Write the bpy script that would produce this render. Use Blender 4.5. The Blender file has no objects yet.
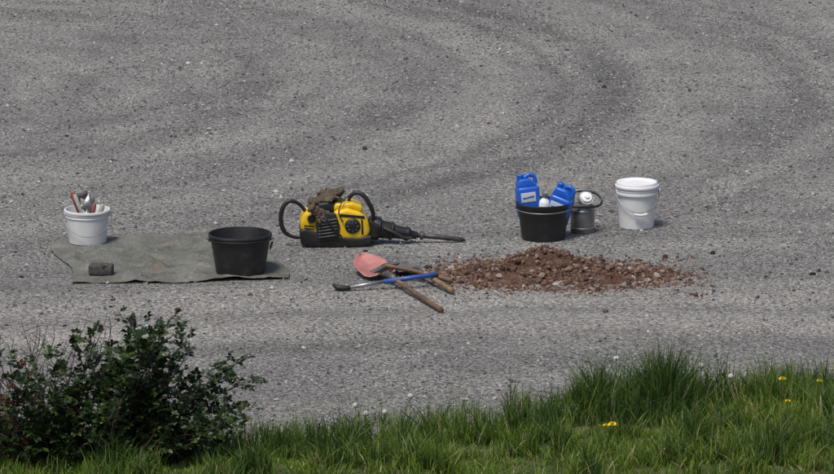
import bpy, bmesh, math, random
import numpy as np
from mathutils import Vector, Matrix, noise as mnoise
random.seed(7); rng=np.random.default_rng(11)
R=math.radians
C=bpy.context.scene.collection
# ------------------------------------------------------------------ helpers
def vnoise(x,y,scale,seed):
    g=np.random.default_rng(seed).random((128,128))
    fx=np.asarray(x)*scale+37.3; fy=np.asarray(y)*scale+51.7
    ix=np.floor(fx).astype(int); iy=np.floor(fy).astype(int)
    tx=fx-ix; ty=fy-iy; tx=tx*tx*(3-2*tx); ty=ty*ty*(3-2*ty)
    a=g[ix%128,iy%128]; b=g[(ix+1)%128,iy%128]; c=g[ix%128,(iy+1)%128]; d=g[(ix+1)%128,(iy+1)%128]
    return (a*(1-tx)+b*tx)*(1-ty)+(c*(1-tx)+d*tx)*ty
def nodes(name):
    m=bpy.data.materials.new(name); m.use_nodes=True
    nt=m.node_tree; nt.nodes.clear()
    out=nt.nodes.new('ShaderNodeOutputMaterial'); p=nt.nodes.new('ShaderNodeBsdfPrincipled')
    nt.links.new(p.outputs[0],out.inputs[0])
    return m,nt,p,out
def N(nt,t,**k):
    n=nt.nodes.new(t)
    for a,b in k.items(): setattr(n,a,b)
    return n
def noise(nt,vec,scale,detail=4,rough=.6):
    n=N(nt,'ShaderNodeTexNoise'); n.inputs['Scale'].default_value=scale
    n.inputs['Detail'].default_value=detail; n.inputs['Roughness'].default_value=rough
    nt.links.new(vec,n.inputs['Vector']); return n.outputs['Fac']
def ramp(nt,fac,stops):
    r=N(nt,'ShaderNodeValToRGB'); e=r.color_ramp.elements
    while len(e)>1: e.remove(e[-1])
    for i,(p,c) in enumerate(stops):
        if i==0: e[0].position=p; q=e[0]
        else: q=e.new(p)
        q.color=(*c,1) if len(c)==3 else c
    nt.links.new(fac,r.inputs[0]); return r.outputs[0]
def mix(nt,fac,a,b,mode='MIX'):
    m=N(nt,'ShaderNodeMix',data_type='RGBA',blend_type=mode)
    if isinstance(fac,float): m.inputs[0].default_value=fac
    else: nt.links.new(fac,m.inputs[0])
    for i,v in ((6,a),(7,b)):
        if isinstance(v,tuple): m.inputs[i].default_value=(*v,1)
        else: nt.links.new(v,m.inputs[i])
    return m.outputs[2]
def mrange(nt,v,a,b,c=0.,d=1.,smooth=True):
    m=N(nt,'ShaderNodeMapRange'); 
    if smooth: m.interpolation_type='SMOOTHSTEP'
    for i,q in zip((1,2,3,4),(a,b,c,d)): m.inputs[i].default_value=q
    nt.links.new(v,m.inputs[0]); return m.outputs[0]
def math_(nt,op,a,b=None,clamp=False):
    m=N(nt,'ShaderNodeMath',operation=op); m.use_clamp=clamp
    for i,v in ((0,a),(1,b)):
        if v is None: continue
        if isinstance(v,(int,float)): m.inputs[i].default_value=v
        else: nt.links.new(v,m.inputs[i])
    return m.outputs[0]
def bump(nt,p,h,strength,dist):
    b=N(nt,'ShaderNodeBump'); b.inputs['Strength'].default_value=strength; b.inputs['Distance'].default_value=dist
    nt.links.new(h,b.inputs['Height']); nt.links.new(b.outputs[0],p.inputs['Normal'])
DUST=(.27,.258,.238)
def pm(name,col,rough=.5,metal=0.,var=.25,scale=14,dirt=.35,bmp=.15,bscale=60,bdist=.003):
    m,nt,p,o=nodes(name)
    tc=N(nt,'ShaderNodeTexCoord').outputs['Object']
    n1=noise(nt,tc,scale); dark=tuple(c*(1-var) for c in col); lite=tuple(min(1,c*(1+var*.6)) for c in col)
    base=ramp(nt,n1,[(.3,dark),(.7,lite)])
    n2=noise(nt,tc,scale*.6,8,.75)
    f=mrange(nt,n2,.5,.75,0.,dirt)
    base=mix(nt,f,base,DUST)
    nt.links.new(base,p.inputs['Base Color'])
    p.inputs['Metallic'].default_value=metal
    r=mrange(nt,n2,.3,.7,rough*.8,min(1,rough*1.3)); nt.links.new(r,p.inputs['Roughness'])
    bump(nt,p,noise(nt,tc,bscale,5),bmp,bdist)
    return m
def empty(name,loc=(0,0,0),rot=(0,0,0)):
    e=bpy.data.objects.new(name,None); e.location=loc; e.rotation_euler=rot; e.empty_display_size=.1
    C.objects.link(e); return e
def fin(me,name,mat,parent=None,loc=(0,0,0),rot=(0,0,0),smooth=True,bevel=0,seg=3):
    o=bpy.data.objects.new(name,me); C.objects.link(o)
    if mat: me.materials.append(mat)
    o.location=loc; o.rotation_euler=rot
    if parent: o.parent=parent
    if smooth:
        me.polygons.foreach_set('use_smooth',[True]*len(me.polygons))
    if bevel:
        b=o.modifiers.new('b','BEVEL'); b.width=bevel; b.segments=seg; b.limit_method='ANGLE'; b.angle_limit=R(25)
    return o
def mesh(name,v,f):
    me=bpy.data.meshes.new(name); me.from_pydata([tuple(a) for a in v],[],f); me.update(); return me
def fast(name,V,F,mat,attr=None,smooth=False,parent=None):
    V=np.ascontiguousarray(V,dtype=np.float32); F=np.ascontiguousarray(F,dtype=np.int32); k=F.shape[1]
    me=bpy.data.meshes.new(name); me.vertices.add(len(V)); me.vertices.foreach_set('co',V.ravel())
    me.loops.add(F.size); me.loops.foreach_set('vertex_index',F.ravel())
    me.polygons.add(len(F)); me.polygons.foreach_set('loop_start',np.arange(0,F.size,k,dtype=np.int32))
    me.update(calc_edges=True)
    me.polygons.foreach_set('use_smooth',np.full(len(F),smooth))
    if attr is not None:
        a=me.attributes.new('rnd','FLOAT_COLOR','POINT'); q=np.ones((len(V),4),dtype=np.float32); q[:,:3]=attr
        a.data.foreach_set('color',q.ravel())
    me.validate()
    o=bpy.data.objects.new(name,me); C.objects.link(o); me.materials.append(mat)
    if parent: o.parent=parent
    return o
def lathe(name,prof,mat,parent=None,loc=(0,0,0),rot=(0,0,0),seg=48,sx=1,sy=1,bevel=0,wob=0):
    v=[];f=[]
    for i,(r,z) in enumerate(prof):
        for s in range(seg):
            a=2*math.pi*s/seg; k=1+wob*math.sin(3*a+i*.4)
            v.append((r*k*math.cos(a)*sx,r*k*math.sin(a)*sy,z))
    n=len(prof)
    for i in range(n-1):
        for s in range(seg):
            t=(s+1)%seg
            f.append((i*seg+s,i*seg+t,(i+1)*seg+t,(i+1)*seg+s))
    if prof[0][0]>0: f.append(tuple(range(seg-1,-1,-1)))
    if prof[-1][0]>0: f.append(tuple((n-1)*seg+s for s in range(seg)))
    me=mesh(name,v,f)
    o=fin(me,name,mat,parent,loc,rot,True)
    es=o.modifiers.new('e','EDGE_SPLIT'); es.split_angle=R(40)
    return o
def tube(name,pts,rad,mat,parent=None,loc=(0,0,0),rot=(0,0,0),res=10,cyc=False,smooth_=True):
    P=[Vector(p) for p in pts]
    if smooth_ and len(P)>2:
        Q=[]; n=len(P)
        rr=rad if isinstance(rad,(list,tuple)) else [rad]*n; RR=[]
        rng_=range(n if cyc else n-1)
        for i in rng_:
            p0=P[(i-1)%n] if (cyc or i>0) else P[0]; p1=P[i]; p2=P[(i+1)%n]; p3=P[(i+2)%n] if (cyc or i+2<n) else P[-1]
            for k in range(6):
                t=k/6
                Q.append(.5*((2*p1)+(-p0+p2)*t+(2*p0-5*p1+4*p2-p3)*t*t+(-p0+3*p1-3*p2+p3)*t**3))
                RR.append(rr[i]*(1-t)+rr[(i+1)%n]*t)
        if not cyc: Q.append(P[-1]); RR.append(rr[-1])
        P=Q; rad=RR
    n=len(P); rr=rad if isinstance(rad,(list,tuple)) else [rad]*n
    v=[];f=[]; up=None
    for i in range(n):
        a=P[(i-1)%n] if (cyc or i>0) else P[i]; b=P[(i+1)%n] if (cyc or i<n-1) else P[i]
        d=(b-a).normalized()
        if up is None: up=d.orthogonal().normalized()
        up=(up-d*up.dot(d)); up=up.normalized() if up.length>1e-6 else d.orthogonal().normalized()
        w=d.cross(up)
        for s in range(res):
            t=2*math.pi*s/res; v.append(P[i]+(up*math.cos(t)+w*math.sin(t))*rr[i])
    for i in range(n if cyc else n-1):
        j=(i+1)%n
        for s in range(res):
            t=(s+1)%res; f.append((i*res+s,i*res+t,j*res+t,j*res+s))
    if not cyc:
        f.append(tuple(range(res-1,-1,-1))); f.append(tuple((n-1)*res+s for s in range(res)))
    return fin(mesh(name,v,f),name,mat,parent,loc,rot)
def box(name,size,mat,parent=None,loc=(0,0,0),rot=(0,0,0),bevel=.004,taper=1):
    x,y,z=[s/2 for s in size]
    v=[(-x,-y,-z),(x,-y,-z),(x,y,-z),(-x,y,-z),(-x*taper,-y*taper,z),(x*taper,-y*taper,z),(x*taper,y*taper,z),(-x*taper,y*taper,z)]
    f=[(3,2,1,0),(4,5,6,7),(0,1,5,4),(1,2,6,5),(2,3,7,6),(3,0,4,7)]
    return fin(mesh(name,v,f),name,mat,parent,loc,rot,True,bevel)
def slab(name,prof,y0,y1,mat,parent=None,loc=(0,0,0),rot=(0,0,0),bevel=.01,seg=4):
    n=len(prof)
    v=[(x,y0,z) for x,z in prof]+[(x,y1,z) for x,z in prof]
    f=[tuple(range(n)),tuple(range(2*n-1,n-1,-1))]+[((i+1)%n,i,i+n,(i+1)%n+n) for i in range(n)]
    me=mesh(name,v,f); bm=bmesh.new(); bm.from_mesh(me); bmesh.ops.recalc_face_normals(bm,faces=bm.faces); bm.to_mesh(me); bm.free()
    return fin(me,name,mat,parent,loc,rot,True,bevel,seg)
# ------------------------------------------------------------------ ground material
# tyre sweep: vehicles turned round this point of the lot
TC=(-5.5,6.2)
RINGS=((7.15,.20,.66),(6.70,.09,.50),(5.5,.25,.30),(8.7,.16,.42),(9.15,.08,.38),(4.2,.2,.26),(10.6,.3,.28))
def ground_mat():
    m,nt,p,o=nodes('gravel_ground')
    co=N(nt,'ShaderNodeTexCoord').outputs['Object']
    big=noise(nt,co,.35,3); mid=noise(nt,co,1.7,5); brk=noise(nt,co,.8,4,.65)
    sx=N(nt,'ShaderNodeSeparateXYZ'); nt.links.new(co,sx.inputs[0])
    dx=math_(nt,'SUBTRACT',sx.outputs[0],TC[0]); dy_=math_(nt,'SUBTRACT',sx.outputs[1],TC[1])
    ang=math_(nt,'ARCTAN2',dy_,dx)
    rad=math_(nt,'SQRT',math_(nt,'ADD',math_(nt,'MULTIPLY',dx,dx),math_(nt,'MULTIPLY',dy_,dy_)))
    cb=N(nt,'ShaderNodeCombineXYZ'); nt.links.new(math_(nt,'MULTIPLY',ang,2.),cb.inputs[0]); nt.links.new(math_(nt,'MULTIPLY',rad,1.6),cb.inputs[1])
    polar=noise(nt,cb.outputs[0],1.3,6,.62)
    mp=N(nt,'ShaderNodeMapping'); mp.inputs['Scale'].default_value=(.3,1.7,1); mp.inputs['Rotation'].default_value=(0,0,R(4)); nt.links.new(co,mp.inputs[0])
    horiz=noise(nt,mp.outputs[0],1.1,5,.6)
    near=mrange(nt,sx.outputs[1],-.5,2.5)
    sm=N(nt,'ShaderNodeMix',data_type='FLOAT'); nt.links.new(near,sm.inputs[0]); nt.links.new(horiz,sm.inputs[2]); nt.links.new(polar,sm.inputs[3]); streak=sm.outputs[0]
    fine=noise(nt,co,38,4,.8); fine2=noise(nt,co,110,3,.7)
    vo=N(nt,'ShaderNodeTexVoronoi'); vo.inputs['Scale'].default_value=60; nt.links.new(co,vo.inputs['Vector'])
    s=math_(nt,'ADD',math_(nt,'MULTIPLY',big,.25),math_(nt,'ADD',math_(nt,'MULTIPLY',streak,.47),math_(nt,'MULTIPLY',mid,.28)))
    base=ramp(nt,s,[(.38,(.195,.193,.191)),(.5,(.275,.271,.264)),(.62,(.375,.366,.350))])
    d=math_(nt,'ADD',rad,math_(nt,'MULTIPLY',math_(nt,'SUBTRACT',brk,.5),.6))
    acc=None
    for r0,w,a in RINGS:
        q=math_(nt,'ABSOLUTE',math_(nt,'SUBTRACT',d,r0))
        k=mrange(nt,q,0.,w*1.4,a,0.)
        acc=k if acc is None else math_(nt,'MAXIMUM',acc,k)
    acc=math_(nt,'MULTIPLY',acc,mrange(nt,brk,.34,.56,.3,1.))
    acc=math_(nt,'MULTIPLY',acc,mrange(nt,near,0.,1.,.35,1.))
    base=mix(nt,acc,base,(.115,.114,.113))
    acc=None
    for r0,w,a in ((6.2,.22,.5),(7.9,.3,.45),(9.9,.3,.35),(4.9,.2,.3)):
        q=math_(nt,'ABSOLUTE',math_(nt,'SUBTRACT',d,r0)); k=mrange(nt,q,0.,w*1.4,a,0.)
        acc=k if acc is None else math_(nt,'MAXIMUM',acc,k)
    acc=math_(nt,'MULTIPLY',acc,math_(nt,'MULTIPLY',mrange(nt,big,.35,.6,.3,1.),near))
    base=mix(nt,acc,base,(.40,.388,.368))
    d2=N(nt,'ShaderNodeVectorMath',operation='DISTANCE'); nt.links.new(co,d2.inputs[0]); d2.inputs[1].default_value=(1.5,-21,0)
    e=math_(nt,'ADD',d2.outputs['Value'],math_(nt,'MULTIPLY',math_(nt,'SUBTRACT',mid,.5),.5))
    for r0 in (18.35,19.15):
        q=math_(nt,'ABSOLUTE',math_(nt,'SUBTRACT',e,r0)); lt=mrange(nt,q,.0,.55,.55,0.)
        base=mix(nt,lt,base,(.42,.404,.378))
    for r0,w,a in ((17.9,.3,.4),(18.78,.14,.3),(19.8,.25,.3)):
        q=math_(nt,'ABSOLUTE',math_(nt,'SUBTRACT',e,r0)); lt=mrange(nt,q,.0,w,a,0.); base=mix(nt,lt,base,(.16,.158,.155))
    grain_shade=ramp(nt,fine,[(.30,(.20,.20,.21)),(.5,(.95,.95,.95)),(.70,(1.75,1.73,1.68))])  # relief shading of the gravel put into the colour: dark pits, bright tops
    base=mix(nt,1.,base,grain_shade,'MULTIPLY')
    vc=N(nt,'ShaderNodeSeparateColor'); nt.links.new(vo.outputs['Color'],vc.inputs[0])
    peb=ramp(nt,vc.outputs[0],[(0,(.4,.4,.41)),(.5,(1,1,1)),(1,(1.6,1.57,1.5))])
    base=mix(nt,.75,base,mix(nt,1.,base,peb,'MULTIPLY'))
    nt.links.new(base,p.inputs['Base Color']); p.inputs['Roughness'].default_value=.95
    p.inputs['Specular IOR Level'].default_value=.2
    h=math_(nt,'ADD',math_(nt,'MULTIPLY',fine,1.),math_(nt,'MULTIPLY',math_(nt,'SUBTRACT',1.,vo.outputs['Distance']),.5))
    h=math_(nt,'ADD',h,math_(nt,'MULTIPLY',fine2,.4))
    bump(nt,p,h,1.,.024)
    return m
gm=ground_mat()
xs=[-400,-60,-20,-8,-4,0,4,8,20,60,400]; ys=[-400,-60,-20,-8,-4,0,4,8,14,30,100,600]
v=[(x,y,0) for y in ys for x in xs]; f=[]
for j in range(len(ys)-1):
    for i in range(len(xs)-1):
        a=j*len(xs)+i; f.append((a,a+1,a+1+len(xs),a+len(xs)))
fin(mesh('gravel_ground',v,f),'gravel_ground',gm,smooth=False)

# stones
def stone_mat(name,stops,rough=.9):
    m,nt,p,o=nodes(name); a=N(nt,'ShaderNodeAttribute',attribute_name='rnd')
    sp=N(nt,'ShaderNodeSeparateColor'); nt.links.new(a.outputs['Color'],sp.inputs[0])
    c=ramp(nt,sp.outputs[0],stops)
    co=N(nt,'ShaderNodeTexCoord').outputs['Object']
    c=mix(nt,.5,c,mix(nt,1.,c,ramp(nt,noise(nt,co,90,3),[(.3,(.5,.5,.5)),(.7,(1.5,1.5,1.5))]),'MULTIPLY'))
    nt.links.new(c,p.inputs['Base Color']); p.inputs['Roughness'].default_value=rough; p.inputs['Specular IOR Level'].default_value=.25
    return m
OV=np.array([(1,0,0),(-1,0,0),(0,1,0),(0,-1,0),(0,0,1),(0,0,-1)],float)
OF=np.array([(0,2,4),(2,1,4),(1,3,4),(3,0,4),(2,0,5),(1,2,5),(3,1,5),(0,3,5)])
t=(1+5**.5)/2
IV=np.array([(-1,t,0),(1,t,0),(-1,-t,0),(1,-t,0),(0,-1,t),(0,1,t),(0,-1,-t),(0,1,-t),(t,0,-1),(t,0,1),(-t,0,-1),(-t,0,1)])/math.sqrt(1+t*t)
IF=np.array([(0,11,5),(0,5,1),(0,1,7),(0,7,10),(0,10,11),(1,5,9),(5,11,4),(11,10,2),(10,7,6),(7,1,8),(3,9,4),(3,4,2),(3,2,6),(3,6,8),(3,8,9),(4,9,5),(2,4,11),(6,2,10),(8,6,7),(9,8,1)])
def stones(name,pos,size,mat,ico=False,flat=.65,jit=.3,sink=.25):
    TV,TF=(IV,IF) if ico else (OV,OF); n=len(pos); k=len(TV)
    V=np.repeat(TV[None],n,0)+rng.normal(0,jit,(n,k,3))*.6
    sc=size[:,None]*rng.uniform(.65,1.25,(n,3)); sc[:,2]*=flat
    yaw=rng.uniform(0,2*math.pi,n); ti=rng.normal(0,.5,n)
    V=V*sc[:,None,:]
    c,s=np.cos(ti)[:,None],np.sin(ti)[:,None]
    y=V[...,1]*c-V[...,2]*s; z=V[...,1]*s+V[...,2]*c
    c,s=np.cos(yaw)[:,None],np.sin(yaw)[:,None]
    x=V[...,0]*c-y*s; y2=V[...,0]*s+y*c
    V=np.stack([x,y2,z],-1)+pos[:,None,:]; V[...,2]+=(sc[:,2]*(1-sink))[:,None]*.6
    F=(TF[None]+(np.arange(n)*k)[:,None,None]).reshape(-1,3)
    at=np.repeat(rng.random((n,1,3)),k,1).reshape(-1,3)
    return fast(name,V.reshape(-1,3),F,mat,at)
n=210000
px=rng.uniform(-4.4,4.4,n); py=rng.uniform(-6.2,12.0,n)
kk=np.abs(px)<(.0959*((py+29.34)*.978+1.3)+.35); px,py=px[kk],py[kk]
dn=np.hypot(px-TC[0],py-TC[1])+ (vnoise(px,py,1.2,3)-.5)*.5
dens=.26+.45*vnoise(px*.4,py*2,1.3,5)*vnoise(px,py,.7,9)*2
for r0,w,a in RINGS:
    dens+=a*1.1*np.exp(-((dn-r0)/w)**2)*np.clip(.3+py*.3,0.2,1)*vnoise(px,py,.8,15)*1.6
for r0 in (6.2,7.9): dens-=.2*np.exp(-((dn-r0)/.25)**2)*(py>0)
dd=np.hypot(px-1.5,py+21); dens-=.22*np.exp(-((dd-18.6)/.7)**2)
dens+=.25*np.exp(-((py+4.4)/.7)**2)
keep=rng.random(len(px))<dens
px,py=px[keep],py[keep]
tp=(px>-2.45)&(px<-.9)&(py>-1.45)&(py<0.0); px,py=px[~tp],py[~tp]
sz=np.exp(rng.normal(math.log(.0060),.42,len(px))); sz=np.clip(sz,.003,.023)
gs=stone_mat('gravel_stone',[(0,(.065,.065,.066)),(.3,(.145,.144,.143)),(.7,(.26,.257,.25)),(.96,(.38,.374,.36)),(1,(.47,.46,.44))])
stones('gravel',np.stack([px,py,np.zeros_like(px)],-1),sz,gs)
LP=[(1.9,-1.05),(2.55,-.75),(2.67,-1.1),(2.72,-1.14),(2.62,-1.2),(.8,.5),(-.1,7.3),(.18,7.4),(2.35,6.6),(1.2,-2.3),(-1.9,-2.4),(2.2,-1.9),(-.4,3.2),(1.95,.9),(-2.0,6.9),(2.0,-.55)]
LP=np.array([(a,b,0) for a,b in LP]); 
stones('loose_stones',LP,rng.uniform(.014,.030,len(LP)),stone_mat('loose_stone',[(0,(.03,.03,.03)),(1,(.12,.11,.1))]),True,.7,.15)

# ------------------------------------------------------------------ dirt mound
def mh(x,y):
    a=.115*np.exp(-(np.abs((x-.82)/.30)**2.0)-((y+1.14)/.27)**2)
    a2=.035*np.exp(-(((x-.78)/.15)**2)-((y+1.12)/.15)**2)
    b=.065*np.exp(-(((x-1.16)/.28)**2)-((y+1.22)/.24)**2)
    c=.045*np.exp(-(((x-.46)/.24)**2)-((y+1.22)/.24)**2)
    d=.034*np.exp(-(((x-1.48)/.22)**2)-((y+1.25)/.14)**2)
    h=a+a2+b*.8+c+d
    nz=(vnoise(x,y,6,21)-.5)*.055+(vnoise(x,y,15,22)-.5)*.035+(vnoise(x,y,40,23)-.5)*.022+(vnoise(x,y,90,24)-.5)*.012
    return h+nz*np.clip(h/.05,0,1)-.014
gx=np.linspace(0,2.0,420); gy=np.linspace(-1.9,-.5,300); X,Y=np.meshgrid(gx,gy); Z=mh(X,Y)
V=np.stack([X,Y,Z],-1).reshape(-1,3); w=len(gx)
I=(np.arange(len(gy)-1)[:,None]*w+np.arange(w-1)[None]).ravel(); F=np.stack([I,I+1,I+1+w,I+w],-1)
m,nt,p,o=nodes('dirt'); co=N(nt,'ShaderNodeTexCoord').outputs['Object']
c=ramp(nt,noise(nt,co,9,7,.75),[(.3,(.070,.041,.030)),(.48,(.145,.085,.062)),(.6,(.20,.128,.096)),(.7,(.30,.22,.175))])
c=mix(nt,1.,c,ramp(nt,noise(nt,co,75,4,.75),[(.32,(.35,.35,.35)),(.66,(1.5,1.5,1.5))]),'MULTIPLY')
nt.links.new(c,p.inputs['Base Color']); p.inputs['Roughness'].default_value=1; p.inputs['Specular IOR Level'].default_value=.1
bump(nt,p,noise(nt,co,60,5,.75),1.,.025)
mound=empty('dirt_mound')
fast('soil',V,F,m,None,False,mound)
rs=stone_mat('dirt_clod',[(0,(.035,.024,.020)),(.3,(.095,.056,.042)),(.65,(.165,.098,.072)),(.9,(.245,.168,.130)),(1,(.35,.30,.26))])
n=26000; x=rng.uniform(.05,1.95,n); y=rng.uniform(-1.85,-.55,n); h=mh(x,y)
k=(rng.random(n)<np.clip((h+.016)/.03,0,.8)*np.clip(vnoise(x,y,8,77)*1.8-.35,0,1)); x,y,h=x[k],y[k],h[k]
s=np.clip(np.exp(rng.normal(math.log(.0048),.62,len(x))),.0022,.024)
q=stones('clods',np.stack([x,y,np.maximum(h,0)],-1),s,rs,True,.75,.2); q.parent=mound
n=230; x=rng.normal(.88,.36,n); y=rng.normal(-1.2,.2,n); h=mh(x,y); k=h>.0; x,y,h=x[k],y[k],h[k]
q=stones('stones_in_soil',np.stack([x,y,h],-1),rng.uniform(.009,.026,len(x)),rs,True,.8,.22,.1); q.parent=mound
n=3600; a=rng.uniform(0,2*math.pi,n); r=.93+np.abs(rng.normal(0,.20,n)); x=.93+.72*r*np.cos(a); y=-1.23+.40*r*np.sin(a)
q=stones('spilled_clods',np.stack([x,y,np.zeros(n)],-1),np.clip(np.exp(rng.normal(math.log(.005),.55,n)),.0025,.022),rs,True,.7,.2); q.parent=mound

# ------------------------------------------------------------------ tarp
m,nt,p,o=nodes('canvas'); co=N(nt,'ShaderNodeTexCoord').outputs['Object']
c=ramp(nt,noise(nt,co,3.5,6,.65),[(.3,(.080,.085,.074)),(.5,(.13,.135,.118)),(.7,(.20,.20,.178))])
c=mix(nt,mrange(nt,noise(nt,co,9,8,.85),.5,.72,0.,.7),c,DUST)
c=mix(nt,mrange(nt,noise(nt,co,5,4,.7),.60,.72,0.,.42),c,(.30,.16,.11))
c=mix(nt,1.,c,ramp(nt,noise(nt,co,60,4,.8),[(.3,(.65,.65,.65)),(.7,(1.3,1.3,1.3))]),'MULTIPLY')
nt.links.new(c,p.inputs['Base Color']); p.inputs['Roughness'].default_value=.9
bump(nt,p,noise(nt,co,24,6,.7),.8,.02)
nu,nv=210,170; V=[];
back=[(-2.50,-.22),(-2.30,-.10),(-2.11,-.03),(-1.75,.02),(-1.43,.04),(-1.2,.0),(-1.02,-.1)]
frnt=[(-2.24,-1.50),(-2.0,-1.49),(-1.80,-1.45),(-1.56,-1.46),(-1.3,-1.42),(-1.1,-1.40),(-.86,-1.33)]
def lerp(L,t):
    t*=len(L)-1; i=min(int(t),len(L)-2); t-=i; return tuple(L[i][k]*(1-t)+L[i+1][k]*t for k in (0,1))
flat=[(-2.27,-.2,.14),(-1.174,-1.12,.17),(-2.09,-1.2,.09)]
for j in range(nv):
    tv=j/(nv-1)
    for i in range(nu):
        tu=i/(nu-1); a=lerp(back,tu); b=lerp(frnt,tu)
        x=a[0]*(1-tv)+b[0]*tv; y=a[1]*(1-tv)+b[1]*tv
        x+=(-.05+.1*tu)*math.sin(tv*7+tu*2)*.7*(abs(tu-.5)*2)**3
        y+=.02*math.sin(tu*9+1)*(abs(tv-.5)*2)**4
        q=Vector((x*1.1+y*.6,y*1.5-x*.3,3)); 
        r1=1-abs(mnoise.noise(q*1.6))*5; r2=1-abs(mnoise.noise(q*3.1+Vector((5,2,1))))*4.5; r3=1-abs(mnoise.noise(q*7+Vector((1,7,1))))*3.2
        z=.006+.040*max(0,r1)**1.6+.024*max(0,r2)**1.6+.009*max(0,r3)**1.5
        ed=min(tu,1-tu,tv,1-tv)
        z=.006+(z-.006)*min(1,.35+ed/.12)+.016*math.exp(-(ed/.03)**2)*max(0,mnoise.noise(Vector((x*2.5,y*2.5,9)))+.2)
        for fx,fy,fr in flat:
            dd_=math.hypot(x-fx,y-fy); 
            z=.006+(z-.006)*min(1,max(0,(dd_-fr)/.10))
        V.append((x,y,max(z,.005)))
f=[(j*nu+i,j*nu+i+1,(j+1)*nu+i+1,(j+1)*nu+i) for j in range(nv-1) for i in range(nu-1)]
o=fin(mesh('tarpaulin',V,f),'tarpaulin',m); so=o.modifiers.new('s','SOLIDIFY'); so.thickness=.003; so.offset=1

# ------------------------------------------------------------------ materials for things
white=pm('white_plastic',(.70,.71,.71),.42,0,.08,8,.38)
lidm=pm('white_lid',(.80,.81,.82),.38,0,.05,8,.12)
blackp=pm('black_rubber',(.012,.012,.014),.45,0,.4,10,.07)
blackd=pm('black_dusty',(.016,.016,.018),.5,0,.4,9,.2)
steel=pm('steel',(.42,.42,.42),.42,.9,.3,20,.5)
wire=pm('wire',(.30,.30,.31),.45,.8,.2,20,.1)
dsteel=pm('worn_steel',(.19,.18,.17),.5,.6,.4,18,.4)
rodm=pm('dark_steel',(.07,.068,.065),.5,.5,.4,18,.3)
yellow=pm('yellow_paint',(.74,.48,.012),.35,0,.2,12,.22)
blue=pm('blue_plastic',(.012,.11,.55),.35,0,.2,9,.06)
bluel=pm('blue_paint',(.035,.09,.32),.45,0,.3,14,.2)
label=pm('label',(.55,.60,.66),.5,0,.15,20,.15)
offw=pm('worn_grey_handle',(.42,.41,.38),.6,0,.3,20,.5)
wood=pm('wood',(.25,.165,.09),.7,0,.45,10,.35)
woodd=pm('dark_wood',(.15,.09,.052),.7,0,.45,10,.3)
redb=pm('red_blade',(.44,.18,.165),.5,0,.35,7,1.)
glove=pm('glove_leather',(.085,.062,.04),.9,0,.5,25,.35,.6,50,.008)
greyp=pm('grey_metal',(.22,.22,.225),.4,.7,.3,14,.3)
concrete=pm('concrete_dark',(.065,.063,.06),.95,0,.4,18,.3,.8,70,.008)
redt=pm('red_handle',(.33,.10,.085),.55,0,.3,18,.4)
# ------------------------------------------------------------------ buckets
def bucket(name,loc,rb,rt,h,mat,handle=wire,drop=.1,ribs=True,rotz=0,grip=False):
    e=empty(name,loc,(0,0,rotz)); R_=lambda z: rb+(rt-rb)*z/h
    pr=[(0.001,.004),(rb*.9,.004),(rb*.93,0),(rb,.004)]
    if ribs==1: pr+=[(R_(h*.78),h*.78),(R_(h*.78)+.006,h*.785),(R_(h*.80)+.006,h*.80),(R_(h*.80),h*.805),(R_(h*.88),h*.88),(R_(h*.88)+.007,h*.885),(R_(h*.9)+.007,h*.90),(R_(h*.9),h*.905)]
    if ribs==2: pr+=[(R_(h*.86),h*.86),(R_(h*.86)+.008,h*.865)]
    pr+=[(rt-.002 if ribs!=2 else rt+.006,h-.018),(rt+.007,h-.017),(rt+.009,h-.006),(rt+.006,h),(rt-.002,h),(rt-.004,h-.006),(rb-.002,.012),(.001,.012)]
    lathe('shell',pr,mat,e,seg=64,wob=.008)
    for s in (-1,1):
        lathe('lug',[(.001,0),(.018,0),(.018,.014),(.001,.014)],mat,e,(s*(R_(h*.84)-.002),0,h*.86),(0,s*math.pi/2,0),seg=16)
    zl=h*.86; rr=rt+.016
    pts=[]
    for k in range(17):
        a=math.pi*k/16
        pts.append((rr*math.cos(a), -rr*math.sin(a)*.99, zl-drop*math.sin(a)))
    tube('handle',pts,.0035,handle,e,smooth_=False)
    return e
tool_b=bucket('white_bucket',(-2.255,-.20,.008),.128,.150,.232,white,drop=.13,rotz=.1)
bb=bucket('black_bucket',(-1.172,-1.15,.008),.162,.203,.265,blackd,handle=blackp,drop=-.012,rotz=.12,ribs=2)
b2=bucket('black_bucket',(.868,-.04,0),.148,.182,.258,blackp,handle=wire,drop=.012,rotz=-.1,ribs=2)
b3=bucket('lidded_white_bucket',(1.53,.35,0),.120,.138,.300,white,drop=.13,rotz=.15)
lathe('lid',[(.001,.314),(.112,.314),(.116,.320),(.126,.324),(.140,.322),(.144,.312),(.144,.302),(.151,.300),(.151,.288),(.146,.284),(.140,.284)],lidm,b3,seg=64)
lathe('collar',[(.137,.236),(.147,.238),(.148,.252),(.139,.254)],white,b3,seg=64)
tube('grip',[(-.045,-.150,.118),(0,-.158,.112),(.045,-.150,.118)],.009,white,b3)

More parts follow.
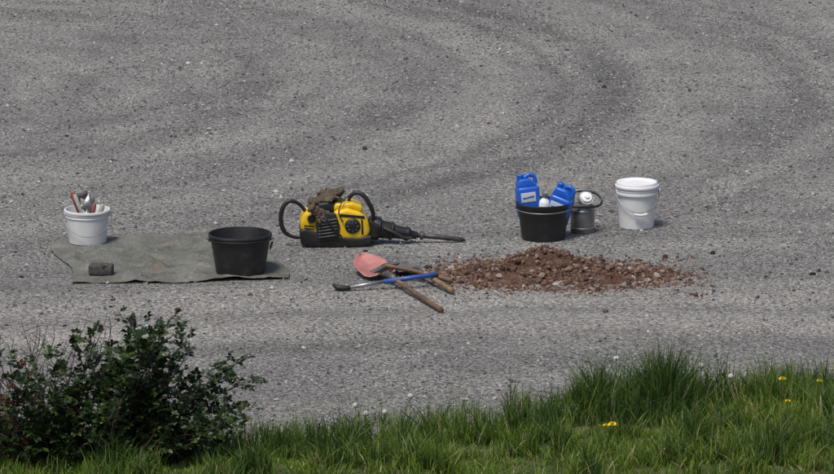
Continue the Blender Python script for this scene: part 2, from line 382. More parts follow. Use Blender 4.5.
# tools in bucket
def tool_handle(name,loc,rot,L,r,mat,head=None):
    e=empty(name,loc,rot)
    lathe('handle',[(.001,0),(r*.7,0),(r*.8,L*.3),(r,L*.6),(r*1.1,L*.85),(r*.8,L*.98),(.001,L)],mat,e,seg=14)
    return e
B=(-2.255,-.20)
e=tool_handle('trowel',(B[0]-.055,B[1]+.02,.20),(R(8),R(-16),0),.17,.018,redt)
slab('blade',[(-.03,-.14),(.03,-.14),(.045,-.03),(0,0),(-.045,-.03)],-.002,.002,steel,e,bevel=0)
e=tool_handle('brush',(B[0]-.02,B[1]-.04,.17),(R(-5),R(-20),0),.19,.014,offw)
box('ferrule',(.06,.02,.04),steel,e,(0,0,-.02)); box('bristles',(.058,.018,.06),woodd,e,(0,0,-.072))
e=empty('claw_hammer',(B[0]-.06,B[1]+.06,.08),(R(3),R(-2),R(30)))
lathe('handle',[(.001,0),(.016,0),(.013,.15),(.011,.24),(.001,.245)],woodd,e,seg=14)
slab('head',[(-.06,.235),(-.045,.225),(.03,.225),(.03,.215),(.06,.215),(.06,.262),(.03,.262),(.025,.252),(-.02,.255),(-.065,.245)],-.014,.014,dsteel,e,bevel=.004)
e=empty('trowel',(B[0]-.01,B[1]-.01,.17),(R(-12),R(14),R(25)))
slab('blade',[(-.045,.07),(-.012,.05),(.012,.05),(.045,.07),(.006,.175),(-.006,.175)],-.002,.002,steel,e,bevel=0)
tube('tang',[(0,0,-.02),(0,0,.07)],.006,steel,e)
e=tool_handle('scraper',(B[0]+.03,B[1]-.03,.15),(R(4),R(10),0),.14,.014,redt)
slab('blade',[(-.02,0),(.02,0),(.035,-.10),(-.035,-.10)],-.001,.001,steel,e,bevel=0)
e=tool_handle('chisel',(B[0]+.01,B[1]+.05,.17),(R(-8),R(12),0),.14,.012,dsteel)
box('shaft',(.018,.008,.14),steel,e,(0,0,-.07))
e=tool_handle('trowel',(B[0]+.07,B[1]+.01,.14),(R(5),R(16),0),.14,.016,offw)
slab('blade',[(-.03,-.12),(.03,-.12),(.045,-.03),(0,0),(-.045,-.03)],-.002,.002,steel,e,bevel=0)

e=empty('concrete_block',(-2.09,-1.22,.043),(0,0,R(-6)))
box('body',(.155,.10,.065),concrete,e,bevel=.008); box('chipped_edge',(.05,.05,.02),concrete,e,(.03,-.03,.035),(R(7),R(5),R(20)),.006)

# ------------------------------------------------------------------ canisters in bucket
def canister(loc,rot,h=.26,w=.15,d=.105,body=None):
    e=empty('blue_canister',loc,rot)
    b=box('body',(w,d,h*.74),body or blue,e,(0,0,h*.37),bevel=.022)
    slab('shoulder',[(-w/2+.008,h*.70),(w/2-.008,h*.70),(w/2-.02,h*.80),(w*.12,h*.92),(-w*.36,h*.92),(-w/2+.006,h*.80)],-d/2+.012,d/2-.012,blue,e,bevel=.014)
    tube('handle',[(w*.40,0,h*.78),(w*.38,0,h*.93),(w*.15,0,h*.985),(-w*.10,0,h*.92)],.015,blue,e)
    lathe('cap',[(.022,0),(.024,.004),(.024,.03),(.020,.034),(.001,.034)],blue,e,(-w*.26,0,h*.90),seg=20)
    box('label',(w*.66,.003,h*.22),label,e,(-w*.05,-d/2-.0015,h*.50),bevel=.001)
    slab('label_stripe',[(-w*.30,h*.47),(w*.20,h*.50),(w*.20,h*.53),(-w*.30,h*.50)],-d/2-.005,-d/2-.0025,blue,e,bevel=0)
    return e
canister((.775,-.03,.145),(R(-3),R(-5),R(12)),.30,.155,.12)
canister((.945,-.02,.085),(R(4),R(18),R(-20)),.31,.155,.12)
e=empty('white_bottle',(.865,-.05,.10),(R(3),R(4),0))
lathe('body',[(.001,0),(.038,0),(.040,.01),(.040,.15),(.034,.17),(.018,.185),(.016,.195),(.001,.195)],lidm,e,seg=24)
lathe('cap',[(.019,.192),(.019,.218),(.001,.220)],wire,e,seg=20)

e=empty('metal_canister',(1.146,.16,0),(0,0,R(10)))
lathe('body',[(.001,0),(.078,0),(.082,.006),(.082,.03),(.085,.033),(.085,.04),(.082,.043),(.083,.15),(.087,.153),(.087,.162),(.083,.166),(.08,.19),(.06,.205),(.03,.208),(.03,.225),(.001,.225)],greyp,e,seg=40)
lathe('cap',[(.001,-.012),(.040,-.012),(.044,-.006),(.044,.012),(.036,.022),(.018,.024),(.016,.034),(.001,.036)],lidm,e,(.02,-.02,.245),(R(52),R(8),0),seg=28)
lathe('cap_ring',[(.046,-.004),(.054,-.004),(.054,.012),(.046,.012)],steel,e,(.02,-.02,.243),(R(52),R(8),0),seg=28)
tube('frame',[(-.10,-.03,.205),(-.07,-.08,.20),(.07,-.08,.195),(.13,-.02,.21),(.12,.07,.25),(.03,.10,.27),(-.07,.07,.265)],.0085,blackp,e,cyc=True)
tube('carry_handle',[(-.09,.02,.20),(-.075,.0,.275),(-.02,.0,.30),(.07,.0,.29),(.13,.0,.24),(.115,-.01,.19)],.007,wire,e)

# ------------------------------------------------------------------ motor breaker
md=empty('motor_breaker',(-.56,-.22,0),(0,0,R(3)))
slab('main_housing',[(-.02,.055),(.17,.05),(.225,.07),(.235,.12),(.22,.19),(.17,.242),(.08,.268),(-.01,.255),(-.04,.16)],-.13,.12,yellow,md,bevel=.028,seg=5)
slab('tank_housing',[(-.235,.105),(-.10,.075),(-.02,.09),(-.03,.20),(-.07,.252),(-.16,.268),(-.22,.235),(-.245,.17)],-.115,.11,yellow,md,bevel=.03,seg=5)
slab('top_cover',[(-.02,.25),(.10,.262),(.18,.235),(.185,.275),(.12,.302),(.0,.295)],-.09,.08,yellow,md,bevel=.014)
slab('underside_guard',[(-.24,.03),(-.16,.004),(.16,.002),(.235,.02),(.245,.085),(.17,.068),(.05,.072),(-.06,.105),(-.12,.10),(-.21,.135),(-.245,.12)],-.134,.125,blackp,md,bevel=.012)
slab('engine_block',[(-.12,.06),(.02,.05),(.03,.15),(.0,.24),(-.10,.25),(-.14,.15)],-.142,.12,blackd,md,bevel=.01)
for k in range(6):
    box('cooling_fin_%d'%k,(.125,.018,.006),dsteel,md,(-.055,-.146,.085+k*.022),(0,R(-8),0),.001)
lathe('starter_cover',[(.001,.020),(.018,.020),(.022,.014),(.045,.012),(.052,.006),(.054,0),(.001,0)],blackp,md,(.115,-.130,.15),(R(90),0,0),seg=32)
for k in range(8):
    a=k*math.pi/4; box('starter_slot_%d'%k,(.018,.004,.005),dsteel,md,(.115+.034*math.cos(a),-.1435,.15+.034*math.sin(a)),(0,-a,0),.001)
slab('side_strip',[(.03,.215),(.20,.20),(.195,.218),(.03,.236)],-.1325,-.12,blackp,md,bevel=.001)
slab('rib_strip',[(.175,.09),(.19,.09),(.185,.19),(.172,.20)],-.1325,-.12,blackp,md,bevel=.001)
lathe('fuel_cap',[(.001,.024),(.024,.024),(.028,.018),(.028,0),(.001,0)],blackp,md,(-.165,-.112,.20),(R(90),0,0),seg=24)
for k in range(3): slab('air_vent_%d'%k,[(-.215,.150-k*.018),(-.145,.142-k*.018),(-.145,.150-k*.018),(-.215,.158-k*.018)],-.119,-.11,blackp,md,bevel=.001)
slab('shroud',[(.205,.045),(.29,.055),(.30,.14),(.235,.185)],-.09,.085,blackp,md,bevel=.015)
slab('exhaust_muffler',[(-.13,.235),(-.02,.24),(-.01,.285),(-.05,.31),(-.12,.30)],-.10,.05,blackd,md,bevel=.012)
tube('handle_rear',[(-.20,-.05,.235),(-.25,-.06,.295),(-.315,-.07,.315),(-.36,-.07,.265),(-.372,-.07,.18),(-.345,-.07,.10),(-.27,-.06,.06),(-.2,-.05,.07)],[.012,.012,.015,.016,.016,.015,.012,.012],blackp,md)
tube('handle_front',[(.09,.0,.25),(.10,-.02,.325),(.14,-.03,.36),(.19,-.04,.345),(.23,-.05,.29),(.258,-.05,.22),(.25,-.04,.14),(.22,-.02,.11)],[.012,.012,.015,.016,.016,.015,.012,.012],blackp,md)
tube('handle_bridge',[(-.19,.03,.25),(-.10,.03,.285),(.0,.03,.29),(.09,.02,.28)],.013,blackp,md)
tube('fuel_line',[(-.10,-.13,.22),(-.06,-.165,.20),(.0,-.165,.12),(.04,-.14,.08)],.006,blackp,md)
tube('throttle_cable',[(.14,-.04,.36),(.06,-.09,.33),(.02,-.13,.25),(.05,-.14,.18)],.004,blackp,md)
lathe('front_barrel',[(.001,0),(.078,0),(.082,.01),(.078,.05),(.062,.06),(.058,.12),(.064,.125),(.064,.14),(.048,.15),(.042,.22),(.048,.225),(.048,.25),(.030,.27),(.026,.31),(.001,.312)],blackp,md,(.255,0,.112),(0,R(101),R(-1)),seg=32)
tube('latch',[(.33,-.06,.12),(.40,-.072,.09),(.47,-.06,.05),(.52,-.04,.045)],.010,rodm,md)
tube('chisel_rod',[(.55,0,.055),(.70,0,.040),(.86,0,.022),(.895,0,.014)],[.018,.0175,.017,.004],rodm,md,smooth_=False)
lathe('rod_collar',[(.001,0),(.026,0),(.028,.005),(.028,.02),(.001,.022)],rodm,md,(.585,0,.052),(0,R(97),0),seg=20)
def glove_ob(loc,rot,s=1):
    bm=bmesh.new()
    def blob(c,r,sc):
        bmesh.ops.create_icosphere(bm,subdivisions=3,radius=r,matrix=Matrix.Translation(c)@Matrix.Diagonal((*sc,1)))
    blob((0,0,0),.05,(1,.85,.5)); blob((-.055,0,.0),.042,(1,1,.6)); blob((-.09,.0,.004),.042,(.6,1.1,.7))
    for k,(yy,L) in enumerate(((-.034,.07),(-.012,.085),(.012,.08),(.034,.062))):
        for j in range(9):
            t_=j/8; blob((.03+L*t_,yy*(1+.3*t_),-.03*t_*t_+.014*math.sin(t_*3+k*2)),.0135-.002*t_,(1,1,1))
    for j in range(8):
        t_=j/7; blob((-.01+.045*t_,-.04-.03*t_,.004),.014-.002*t_,(1,1,1))
    me=bpy.data.meshes.new('work_glove'); bm.to_mesh(me); bm.free()
    o=fin(me,'work_glove',glove,None,loc,rot); o.scale=(s,s,s)
    r=o.modifiers.new('r','REMESH'); r.mode='VOXEL'; r.voxel_size=.004; r.use_smooth_shade=True
    tx=bpy.data.textures.new('c','CLOUDS'); tx.noise_scale=.025
    d=o.modifiers.new('d','DISPLACE'); d.texture=tx; d.strength=.022; d.texture_coords='LOCAL'
    return o
glove_ob((-.63,-.25,.322),(R(12),R(-14),R(8)),1.0)
glove_ob((-.60,-.20,.345),(R(-20),R(12),R(165)),.95)
glove_ob((-.655,-.365,.24),(R(70),R(35),R(10)),.85)

# ------------------------------------------------------------------ shovels
def shovel(name,head,tail,bw,bl,bladem,shaftm,tip='round',z0=.03,z1=.022,r=.0155,dish=.03,tilt=0,raise_=0.):
    hx,hy=head; tx,ty=tail; d=Vector((tx-hx,ty-hy,0)); L=d.length; ang=math.atan2(d.y,d.x)
    e=empty(name,(hx,hy,0),(0,0,ang))
    nu,nv=16,20; V=[]
    for j in range(nv):
        t_=j/(nv-1); x=-bl*(1-t_)
        if tip=='round': wd=bw/2*((math.sin(min(1,t_*2.2)*math.pi/2))**.75)*(1 if t_<.9 else 1-.25*(t_-.9)/.1)
        else: wd=bw/2*(.88+.12*t_)
        wd=max(wd,.004)
        for i in range(nu):
            s=2*i/(nu-1)-1
            z=.012+dish*s*s*.9+ raise_*(1-t_)**1.3 + (.03*max(0,(t_-.8)/.2)**2)*(1-s*s)
            V.append((x,s*wd,z))
    f=[(j*nu+i,j*nu+i+1,(j+1)*nu+i+1,(j+1)*nu+i) for j in range(nv-1) for i in range(nu-1)]
    o=fin(mesh('blade',V,f),'blade',bladem,e); sm=o.modifiers.new('s','SOLIDIFY'); sm.thickness=.003
    o.rotation_euler=(tilt,0,0)
    tube('socket',[(-bl*.22,0,.018),(0,0,.042),(.10,0,z0+.03),(.2,0,z0+.028)],[.010,.019,.021,.0185],dsteel,e)
    tube('shaft',[(.12,0,z0+.028),(L*.5,0,(z0+z1)/2+.015),(L,0,z1)],[r,r*1.05,r*1.12],shaftm,e,res=14)
    lathe('butt',[(r*1.1,-.004),(r*1.2,.004),(r*1.1,.018),(.001,.024)],shaftm,e,(L-.004,0,z1),(0,R(90),0),seg=14)
    return e
s1=shovel('shovel',(-.225,-1.38),(.150,-2.32),.225,.38,redb,woodd,'round',raise_=.075,tilt=R(6))
s2=shovel('shovel',(-.035,-1.27),(.225,-1.80),.19,.27,dsteel,wood,'square',z0=.05,z1=.03,r=.0155,dish=.018,tilt=R(-8),raise_=.03)
pk=empty('mattock',(.07,-1.46,0),(0,0,R(-18)))
tube('shaft',[(-.30,.02,.095),(-.1,.01,.075),(.17,0,.03)],[.013,.014,.018],woodd,pk,res=14)
slab('head',[(-.16,-.008),(-.08,-.020),(.0,-.024),(.07,-.016),(.15,.0),(.15,.006),(.06,.016),(0,.02),(-.08,.006),(-.16,.0)],-.018,.018,dsteel,pk,(-.30,.02,.085),(R(12),0,R(75)),bevel=.004)
pb=empty('pry_bar',(-.51,-1.70,0),(0,0,math.atan2(.12,.61)))
tube('bar',[(.06,0,.022),(.30,0,.052)],.013,steel,pb,smooth_=False,res=8)
tube('painted_bar',[(.30,0,.052),(.645,0,.086)],.0165,bluel,pb,smooth_=False,res=8)
tube('claw',[(.075,0,.022),(.03,0,.020),(-.005,.01,.024),(-.03,.035,.04)],[.0145,.018,.02,.008],blackd,pb)
lathe('end_knob',[(.001,0),(.019,0),(.021,.006),(.019,.02),(.001,.024)],blackd,pb,(.64,0,.0855),(0,R(84),0),seg=16)

# ------------------------------------------------------------------ grass verge
def edge(x):
    xs=[-30,-3,-1.2,-.1,.6,1.05,2.4,30]; ys=[-6.2,-6.1,-5.80,-5.35,-4.95,-4.7,-4.3,-4.1]
    x=np.asarray(x,float)
    return np.interp(x,xs,ys)+(vnoise(x,x*0,1.6,31)-.5)*.4+(vnoise(x,x*0,6,32)-.5)*.22
def vz(x,y):
    d=edge(x)-y
    return np.clip(d*.14,0,.18)+(vnoise(x,y,2.5,33)-.5)*.08*np.clip(d,0,1)-.01*(d<=0)
gx=np.concatenate([np.linspace(-30,-4,12),np.linspace(-3.6,3.6,200),np.linspace(4,30,12)])
tt=np.concatenate([np.linspace(0,2.6,90),np.linspace(3,22,12)])
X,T=np.meshgrid(gx,tt); Y=edge(X)-T; Z=vz(X,Y-1e-4)+.004; Z[0]=-.01
V=np.stack([X,Y,Z],-1).reshape(-1,3); w=len(gx)
I=(np.arange(len(tt)-1)[:,None]*w+np.arange(w-1)[None]).ravel(); F=np.stack([I,I+w,I+1+w,I+1],-1)
m,nt,p,o=nodes('turf'); co=N(nt,'ShaderNodeTexCoord').outputs['Object']
c=ramp(nt,noise(nt,co,6,6,.7),[(.3,(.03,.05,.014)),(.5,(.07,.10,.025)),(.64,(.18,.15,.085))])
nt.links.new(c,p.inputs['Base Color']); p.inputs['Roughness'].default_value=1
bump(nt,p,noise(nt,co,50,5,.7),1.,.03)
fast('grass_verge',V,F,m,None,True)

def leafmat(name,fn,trans=.35,rough=.5):
    m,nt,p,o=nodes(name); a=N(nt,'ShaderNodeAttribute',attribute_name='rnd')
    sp=N(nt,'ShaderNodeSeparateColor'); nt.links.new(a.outputs['Color'],sp.inputs[0])
    c=fn(nt,sp)
    nt.links.new(c,p.inputs['Base Color']); p.inputs['Roughness'].default_value=rough; p.inputs['Specular IOR Level'].default_value=.35
    tr=N(nt,'ShaderNodeBsdfTranslucent'); nt.links.new(c,tr.inputs[0])
    ms=N(nt,'ShaderNodeMixShader'); ms.inputs[0].default_value=trans
    nt.links.new(p.outputs[0],ms.inputs[1]); nt.links.new(tr.outputs[0],ms.inputs[2]); nt.links.new(ms.outputs[0],o.inputs[0])
    return m
def gcol(nt,sp):
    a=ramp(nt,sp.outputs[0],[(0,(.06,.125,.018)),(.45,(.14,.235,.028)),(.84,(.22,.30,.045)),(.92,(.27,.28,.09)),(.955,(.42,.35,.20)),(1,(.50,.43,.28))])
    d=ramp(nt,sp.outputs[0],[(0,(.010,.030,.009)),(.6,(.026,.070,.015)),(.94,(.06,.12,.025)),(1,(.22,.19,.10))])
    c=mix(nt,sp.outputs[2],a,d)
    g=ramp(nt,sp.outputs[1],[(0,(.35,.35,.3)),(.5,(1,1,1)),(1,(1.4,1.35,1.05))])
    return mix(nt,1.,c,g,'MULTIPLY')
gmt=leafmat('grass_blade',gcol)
def blades(name,x,y,z,h,wd,dark,mat,lean=.35,parent=None):
    n=len(x); az=rng.uniform(0,2*math.pi,n); face=rng.uniform(0,2*math.pi,n)
    ln=h*np.abs(rng.normal(0,lean,n)); rnd=rng.random(n)
    T=np.array([0,.35,.7,1.]); Wt=np.array([1,.85,.5])
    V=np.zeros((n,7,3)); A=np.zeros((n,7,3))
    for i,t_ in enumerate(T):
        cx=x+np.cos(az)*ln*t_**1.8; cy=y+np.sin(az)*ln*t_**1.8; cz=z+h*t_*(1-.15*t_*(ln/h))
        if i<3:
            dx=np.cos(face)*wd*Wt[i]/2; dy=np.sin(face)*wd*Wt[i]/2
            V[:,2*i]=np.stack([cx-dx,cy-dy,cz],-1); V[:,2*i+1]=np.stack([cx+dx,cy+dy,cz],-1)
            A[:,2*i,1]=A[:,2*i+1,1]=t_
        else: V[:,6]=np.stack([cx,cy,cz],-1); A[:,6,1]=1
    A[:,:,0]=rnd[:,None]; A[:,:,2]=dark[:,None]
    tf=np.array([(0,1,3),(0,3,2),(2,3,5),(2,5,4),(4,5,6)])
    F=(tf[None]+(np.arange(n)*7)[:,None,None]).reshape(-1,3)
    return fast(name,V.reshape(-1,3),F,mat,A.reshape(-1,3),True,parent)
def g2(x,y,cx,cy,rx,ry): return np.exp(-((x-cx)/rx)**2-((y-cy)/ry)**2)
def tallf(x,y):
    return (1.0*g2(x,y,1.02,-5.15,.15,.25)+1.25*g2(x,y,1.42,-5.15,.18,.3)+.4*g2(x,y,1.2,-4.9,.3,.12)+.65*g2(x,y,2.15,-4.65,.25,.22)+.5*g2(x,y,-.45,-6.05,.2,.2)+.4*g2(x,y,.5,-5.4,.16,.16)+.45*g2(x,y,-.85,-6.1,.18,.2)+.35*g2(x,y,.05,-5.75,.1,.12))
n=125000
x=rng.uniform(-3.0,3.0,n); d=rng.uniform(0,1,n)**.9*2.6; y=edge(x)-d+.05*rng.normal(0,1,n)
cl=vnoise(x,y,1.8,41); cl2=vnoise(x,y,5,42); cl3=vnoise(x,y,14,43); cl4=vnoise(x,y,3,44)
tall=tallf(x,y)
hh=.025+.045*cl*cl2*2+.10*np.clip(cl2*cl3*2.4-.3,0,2)+.10*tall+.06*np.exp(-(d/.3)**2)*cl3*2
hh*=rng.uniform(.35,1.5,n)
bare=g2(x,y,1.72,-5.55,.16,.25)+.8*g2(x,y,.3,-6.3,.3,.15)+np.clip((cl4-.74)*4,0,.8)
keep=rng.random(n)<np.clip(.05+cl3*1.1,0,1)*(1-.85*np.clip(bare,0,1))*np.clip(.25+d*2.2,0,1)
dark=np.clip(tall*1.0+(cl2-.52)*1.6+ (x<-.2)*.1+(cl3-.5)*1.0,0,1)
k=keep
x,y,d,hh,dark=x[k],y[k],d[k],hh[k],dark[k]
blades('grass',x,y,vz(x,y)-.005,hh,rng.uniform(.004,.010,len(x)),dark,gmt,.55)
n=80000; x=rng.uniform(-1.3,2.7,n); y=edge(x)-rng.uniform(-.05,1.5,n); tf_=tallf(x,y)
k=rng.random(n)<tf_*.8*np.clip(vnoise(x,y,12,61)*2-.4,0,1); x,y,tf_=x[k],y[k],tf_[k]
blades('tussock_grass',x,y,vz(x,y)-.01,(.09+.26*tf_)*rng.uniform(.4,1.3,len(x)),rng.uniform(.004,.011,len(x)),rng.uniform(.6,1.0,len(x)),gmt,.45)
n=1100; cx=rng.uniform(-2.9,2.9,60); ci=rng.integers(0,60,n); x=cx[ci]+rng.normal(0,.07,n); y=edge(x)-rng.uniform(-.02,.7,60)[ci]-rng.uniform(0,.1,n)
blades('tall_grass_stalks',x,y,vz(x,y),rng.uniform(.13,.36,n),np.full(n,.0042),rng.uniform(0,.9,n),gmt,.45)
n=3600; cx=rng.uniform(-2.6,2.6,120); ci=rng.integers(0,120,n); cy=edge(cx)+rng.uniform(-.12,.38,120)
x=cx[ci]+rng.normal(0,.035,n); y=cy[ci]+rng.normal(0,.035,n)
blades('grass_tufts',x,y,np.zeros(n),rng.uniform(.02,.13,n),np.full(n,.005),rng.uniform(0,.9,n),gmt,.6)

def wcol(nt,sp):
    return ramp(nt,sp.outputs[0],[(0,(.02,.045,.012)),(.5,(.045,.09,.02)),(.85,(.09,.145,.035)),(1,(.17,.19,.07))])
wmt=leafmat('weed_leaf',wcol,.25)
def leaves_mesh(name,P,D,U,Ls,Ws,rnd,mat,parent=None,k2=None):
    n=len(P); D=D/np.linalg.norm(D,axis=1,keepdims=True); S=np.cross(D,U); S/=np.linalg.norm(S,axis=1,keepdims=True)+1e-9; U=np.cross(S,D)
    V=np.zeros((n,8,3)); L=Ls[:,None]; W=Ws[:,None]
    V[:,0]=P; V[:,1]=P+D*L*.33-U*L*.02; V[:,2]=P+D*L*.68-U*L*.06; V[:,3]=P+D*L-U*L*.16
    V[:,4]=P+D*L*.28+S*W*.5+U*W*.15; V[:,5]=P+D*L*.66+S*W*.42+U*W*.08
    V[:,6]=P+D*L*.28-S*W*.5+U*W*.15; V[:,7]=P+D*L*.66-S*W*.42+U*W*.08
    tf=np.array([(0,4,1),(1,4,5),(1,5,2),(2,5,3),(0,1,6),(1,7,6),(1,2,7),(2,3,7)])
    F=(tf[None]+(np.arange(n)*8)[:,None,None]).reshape(-1,3)
    A=np.zeros((n,8,3)); A[:,:,0]=rnd[:,None]; A[:,:,1]=(k2 if k2 is not None else np.zeros(n))[:,None]
    return fast(name,V.reshape(-1,3),F,mat,A.reshape(-1,3),True,parent)
for q in range(12):
    wx=random.uniform(-.8,2.3); wy=float(edge(wx))-random.uniform(.1,1.2); wr=random.uniform(.08,.16); wh=random.uniform(.05,.13); cnt=80
    a=rng.uniform(0,2*math.pi,cnt); r=wr*np.sqrt(rng.random(cnt)); z=rng.uniform(.02,1,cnt)*wh
    P=np.stack([wx+r*np.cos(a),wy+r*np.sin(a),z+.06],-1)
    D=np.stack([np.cos(a),np.sin(a),rng.uniform(-.1,1,cnt)],-1)+rng.normal(0,.4,(cnt,3)); U=np.stack([rng.normal(0,.3,cnt),rng.normal(0,.3,cnt),np.ones(cnt)],-1)
    leaves_mesh('weed_plant',P,D,U,rng.uniform(.03,.06,cnt),rng.uniform(.01,.02,cnt),rng.random(cnt),wmt)

# dandelions
dy=pm('dandelion_yellow',(.80,.60,.02),.7,0,.1,30,0); dw=pm('dandelion_seed',(.6,.6,.57),.9,0,.1,30,0); gst=pm('stem_green',(.09,.15,.03),.6,0,.2,20,0)
def dandelion(x,y,h,seed=False,r=.02):
    z0=float(vz(np.array([x]),np.array([y]))[0]); e=empty('dandelion',(x,y,z0),(R(random.uniform(-8,8)),R(random.uniform(-8,8)),0))
    tube('stem',[(0,0,0),(.005,0,h*.5),(0,0,h)],.002,gst,e,res=6)
    V=[];f=[]
    n_=160 if seed else 110
    for k in range(n_):
        a=k*2.39996
        if seed:
            zc=1-2*(k+.5)/n_; q=math.sqrt(1-zc*zc); dr=Vector((q*math.cos(a),q*math.sin(a),zc)); L=r; wd=.0028
        else:
            t_=(k/n_); dr=Vector((math.cos(a)*(.2+t_),math.sin(a)*(.2+t_),1.1-t_*1.0)).normalized(); L=r*(.6+.5*t_); wd=.0035
        s=dr.orthogonal().normalized()*wd; c0=Vector((0,0,h)); b=len(V)
        V+= [c0+dr*L*.15,c0+dr*L+s,c0+dr*L-s]; f.append((b,b+1,b+2))
        if seed:
            t2=dr.cross(s).normalized()*wd; b=len(V); V+=[c0+dr*L*.15,c0+dr*L+t2,c0+dr*L-t2]; f.append((b,b+1,b+2))
            b=len(V); V+=[c0+dr*L+s,c0+dr*L+t2,c0+dr*L-s,c0+dr*L-t2]; f.append((b,b+1,b+2,b+3))
    fin(mesh('flower_head',V,f),'flower_head',dw if seed else dy,e,smooth=False)
dandelion(2.10,-5.15,.16); dandelion(1.08,-6.28,.12,r=.022); dandelion(2.3,-5.1,.13,r=.015); dandelion(2.06,-5.9,.13,r=.014); dandelion(1.03,-6.30,.11,r=.017)
for a in ((1.64,-4.85,.24),(-.335,-5.6,.22),(-.29,-5.75,.18),(-.18,-5.62,.17),(1.78,-5.0,.2),(-.05,-5.5,.26)): dandelion(*a,seed=True,r=.016)

# ------------------------------------------------------------------ shrub
def lcol(nt,sp):
    a=ramp(nt,sp.outputs[0],[(0,(.010,.022,.009)),(.45,(.022,.044,.014)),(.8,(.045,.078,.022)),(.95,(.11,.145,.05)),(1,(.17,.20,.09))])
    return mix(nt,sp.outputs[1],a,(.07,.024,.016))
lmt=leafmat('rose_leaf',lcol,.22,.36)
bark=pm('shrub_bark',(.05,.035,.025),.8,0,.4,30,0)
bush=empty('rose_bush',(0,0,0))
tg=[(-1.39,.95),(-1.56,.90),(-1.46,.84),(-1.25,.80),(-1.79,.80),(-1.98,.70),(-2.2,.60),(-1.02,.66),(-1.12,.54),(-.98,.42),(-1.66,.76),(-1.5,.78),(-1.9,.5),(-2.1,.45),(-1.7,.5),(-1.35,.66),(-1.18,.35),(-1.45,.42),(-1.95,.3),(-2.2,.25),(-1.05,.22),(-2.4,.5),(-2.5,.35),(-1.6,.3),(-1.28,.2),(-1.8,.2),(-1.3,.45),(-1.55,.55),(-2.0,.55),(-2.3,.65),(-2.6,.6),(-1.15,.12),(-2.05,.12),(-1.4,.86),(-1.62,.62),(-1.42,.72)]
LP=[];LD=[]
SV=[];SF=[]
def addtube(pts,r0,r1):
    n_=len(pts); base=len(SV); up=Vector((.3,1,.2)).normalized()
    for i,p_ in enumerate(pts):
        a=pts[max(0,i-1)]; b=pts[min(n_-1,i+1)]; d_=(b-a).normalized(); u=(up-d_*up.dot(d_)).normalized(); w_=d_.cross(u); r=r0+(r1-r0)*i/(n_-1)
        for s in range(5):
            t_=2*math.pi*s/5; SV.append(p_+(u*math.cos(t_)+w_*math.sin(t_))*r)
    for i in range(n_-1):
        for s in range(5):
            t_=(s+1)%5; SF.append((base+i*5+s,base+i*5+t_,base+(i+1)*5+t_,base+(i+1)*5+s))
def bez(a,b,c,d_,n_):
    return [a*(1-t)**3+3*b*t*(1-t)**2+3*c*t*t*(1-t)+d_*t**3 for t in [k/n_ for k in range(n_+1)]]
random.seed(21)
for rep in range(2):
    for (txx,tz) in tg:
        tz=tz*.93
        ty=-6.45+random.uniform(-.28,.22); tx_=txx*.99+random.uniform(-.06,.06)*rep*2; tz_=tz*(1 if rep==0 else random.uniform(.6,.9))
        root=Vector((-1.75+(tx_+1.75)*.35+random.uniform(-.1,.1),-6.6+random.uniform(-.2,.2),.08))
        tip=Vector((tx_,ty,tz_+.02))
        mid1=root+Vector((random.uniform(-.1,.1),random.uniform(-.1,.1),tz_*.5)); mid2=tip+Vector((random.uniform(-.1,.1)+(root.x-tip.x)*.3,random.uniform(-.1,.1),-tz_*.22))
        pts=bez(root,mid1,mid2,tip,16)
        addtube(pts,.007,.002)
        for i in range(4,17):
            p_=pts[i]; tn=(pts[min(16,i+1)]-pts[i-1]).normalized()
            for q_ in range(random.choice((0,1,1,2,2)) if i>11 else random.choice((1,1,2))):
                dr=(tn*.5+Vector((random.uniform(-1,1),random.uniform(-1,1),random.uniform(-.3,.8)))).normalized()
                if random.random()<.42:
                    L=random.uniform(.05,.15); tp_=bez(p_,p_+dr*L*.4,p_+dr*L*.8+Vector((0,0,.02)),p_+dr*L+Vector((0,0,.03)),5)
                    addtube(tp_,.0028,.0012)
                    for j in range(1,6): LP.append(tp_[j]); LD.append((dr+Vector((random.uniform(-1,1),random.uniform(-1,1),random.uniform(-.5,.7)))*1.1).normalized())
                else: LP.append(p_); LD.append(dr)
        LP.append(tip); LD.append((tip-pts[-2]).normalized())
for k in range(34):
    x0=random.uniform(-2.5,-1.85); root=Vector((x0,-6.3,.1)); tip=Vector((x0+random.uniform(-.25,.3),-6.2+random.uniform(-.2,.2),random.uniform(.55,.88)))
    pts=bez(root,root+Vector((0,0,.3)),tip-Vector((random.uniform(-.1,.1),0,.2)),tip,12); addtube(pts,.004,.0016)
    for i in (6,8,10): addtube([pts[i],pts[i]+Vector((random.uniform(-.05,.05),0,.04)),pts[i]+Vector((random.uniform(-.09,.09),0,.08))],.0024,.0013)
fin(mesh('stems',SV,SF),'stems',bark,bush)
P=[];D=[];U=[];LL=[];WW=[];RR=[];K2=[]
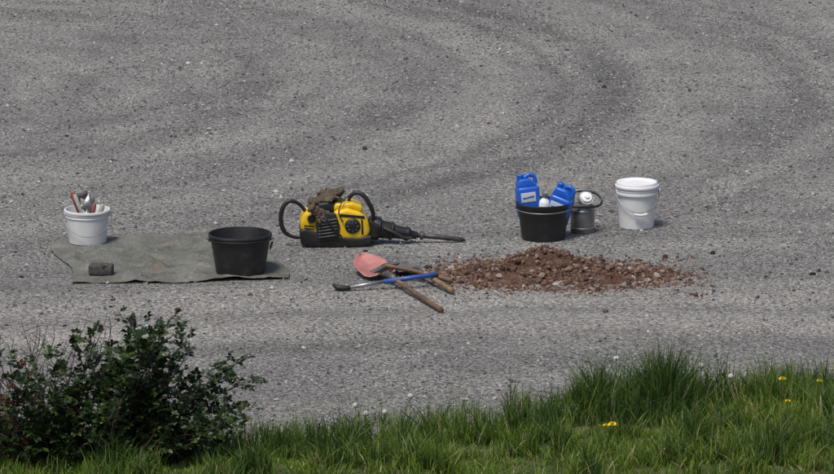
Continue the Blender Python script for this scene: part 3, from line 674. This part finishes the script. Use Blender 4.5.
for p_,d_ in zip(LP,LD):
    sh=random.random()
    red=1. if (p_.x<-2.1 and random.random()<.25) or random.random()<.008 else 0.
    L=random.uniform(.045,.085); side=d_.cross(Vector((random.uniform(-.4,.4),random.uniform(-.4,.4),1))).normalized(); nm=side.cross(d_)
    if nm.z<0: nm=-nm
    nl=random.choice((3,5,5,7)); 
    sites=[(1.,d_)]
    for k in range((nl-1)//2):
        t_=.85-.32*k
        sites+= [(t_,(d_*.45+side).normalized()),(t_,(d_*.45-side).normalized())]
    for t_,dl in sites:
        P.append(p_+d_*L*t_*.8); D.append(dl+Vector((random.gauss(0,.15),random.gauss(0,.15),random.gauss(0,.15)))); U.append(nm+Vector((random.gauss(0,.25),random.gauss(0,.25),0)))
        l=random.uniform(.022,.040); LL.append(l); WW.append(l*.68); RR.append(min(1,max(0,sh*.75+random.uniform(0,.3)))); K2.append(red)
leaves_mesh('leaves',np.array([tuple(a) for a in P]),np.array([tuple(a) for a in D]),np.array([tuple(a) for a in U]),np.array(LL),np.array(WW),np.array(RR),lmt,bush,np.array(K2))

# ------------------------------------------------------------------ light
EL,AZ=R(64),R(-150)
sd=Vector((math.sin(AZ)*math.cos(EL),math.cos(AZ)*math.cos(EL),math.sin(EL)))
w=bpy.data.worlds.new('World'); bpy.context.scene.world=w; w.use_nodes=True; nt=w.node_tree
bg=nt.nodes['Background']; sk=nt.nodes.new('ShaderNodeTexSky'); sk.sky_type='NISHITA'; sk.sun_disc=False
sk.sun_elevation=EL; sk.sun_rotation=AZ; sk.dust_density=4; nt.links.new(sk.outputs[0],bg.inputs[0]); bg.inputs[1].default_value=.10
L=bpy.data.lights.new('sun','SUN'); L.energy=2.7; L.angle=R(16); L.color=(1,.965,.915)
lo=bpy.data.objects.new('sun',L); C.objects.link(lo); lo.rotation_euler=sd.to_track_quat('Z','Y').to_euler()
cam=bpy.data.cameras.new('camera'); cam.lens=187.8; cam.sensor_width=36; cam.clip_end=2000; cam.clip_start=.5
co_=bpy.data.objects.new('camera',cam); C.objects.link(co_); co_.location=(0,-29.34,6.237); co_.rotation_euler=(R(78),0,0)
bpy.context.scene.camera=co_
bpy.context.scene.view_settings.view_transform='Standard'; bpy.context.scene.view_settings.look='None'; bpy.context.scene.view_settings.exposure=0
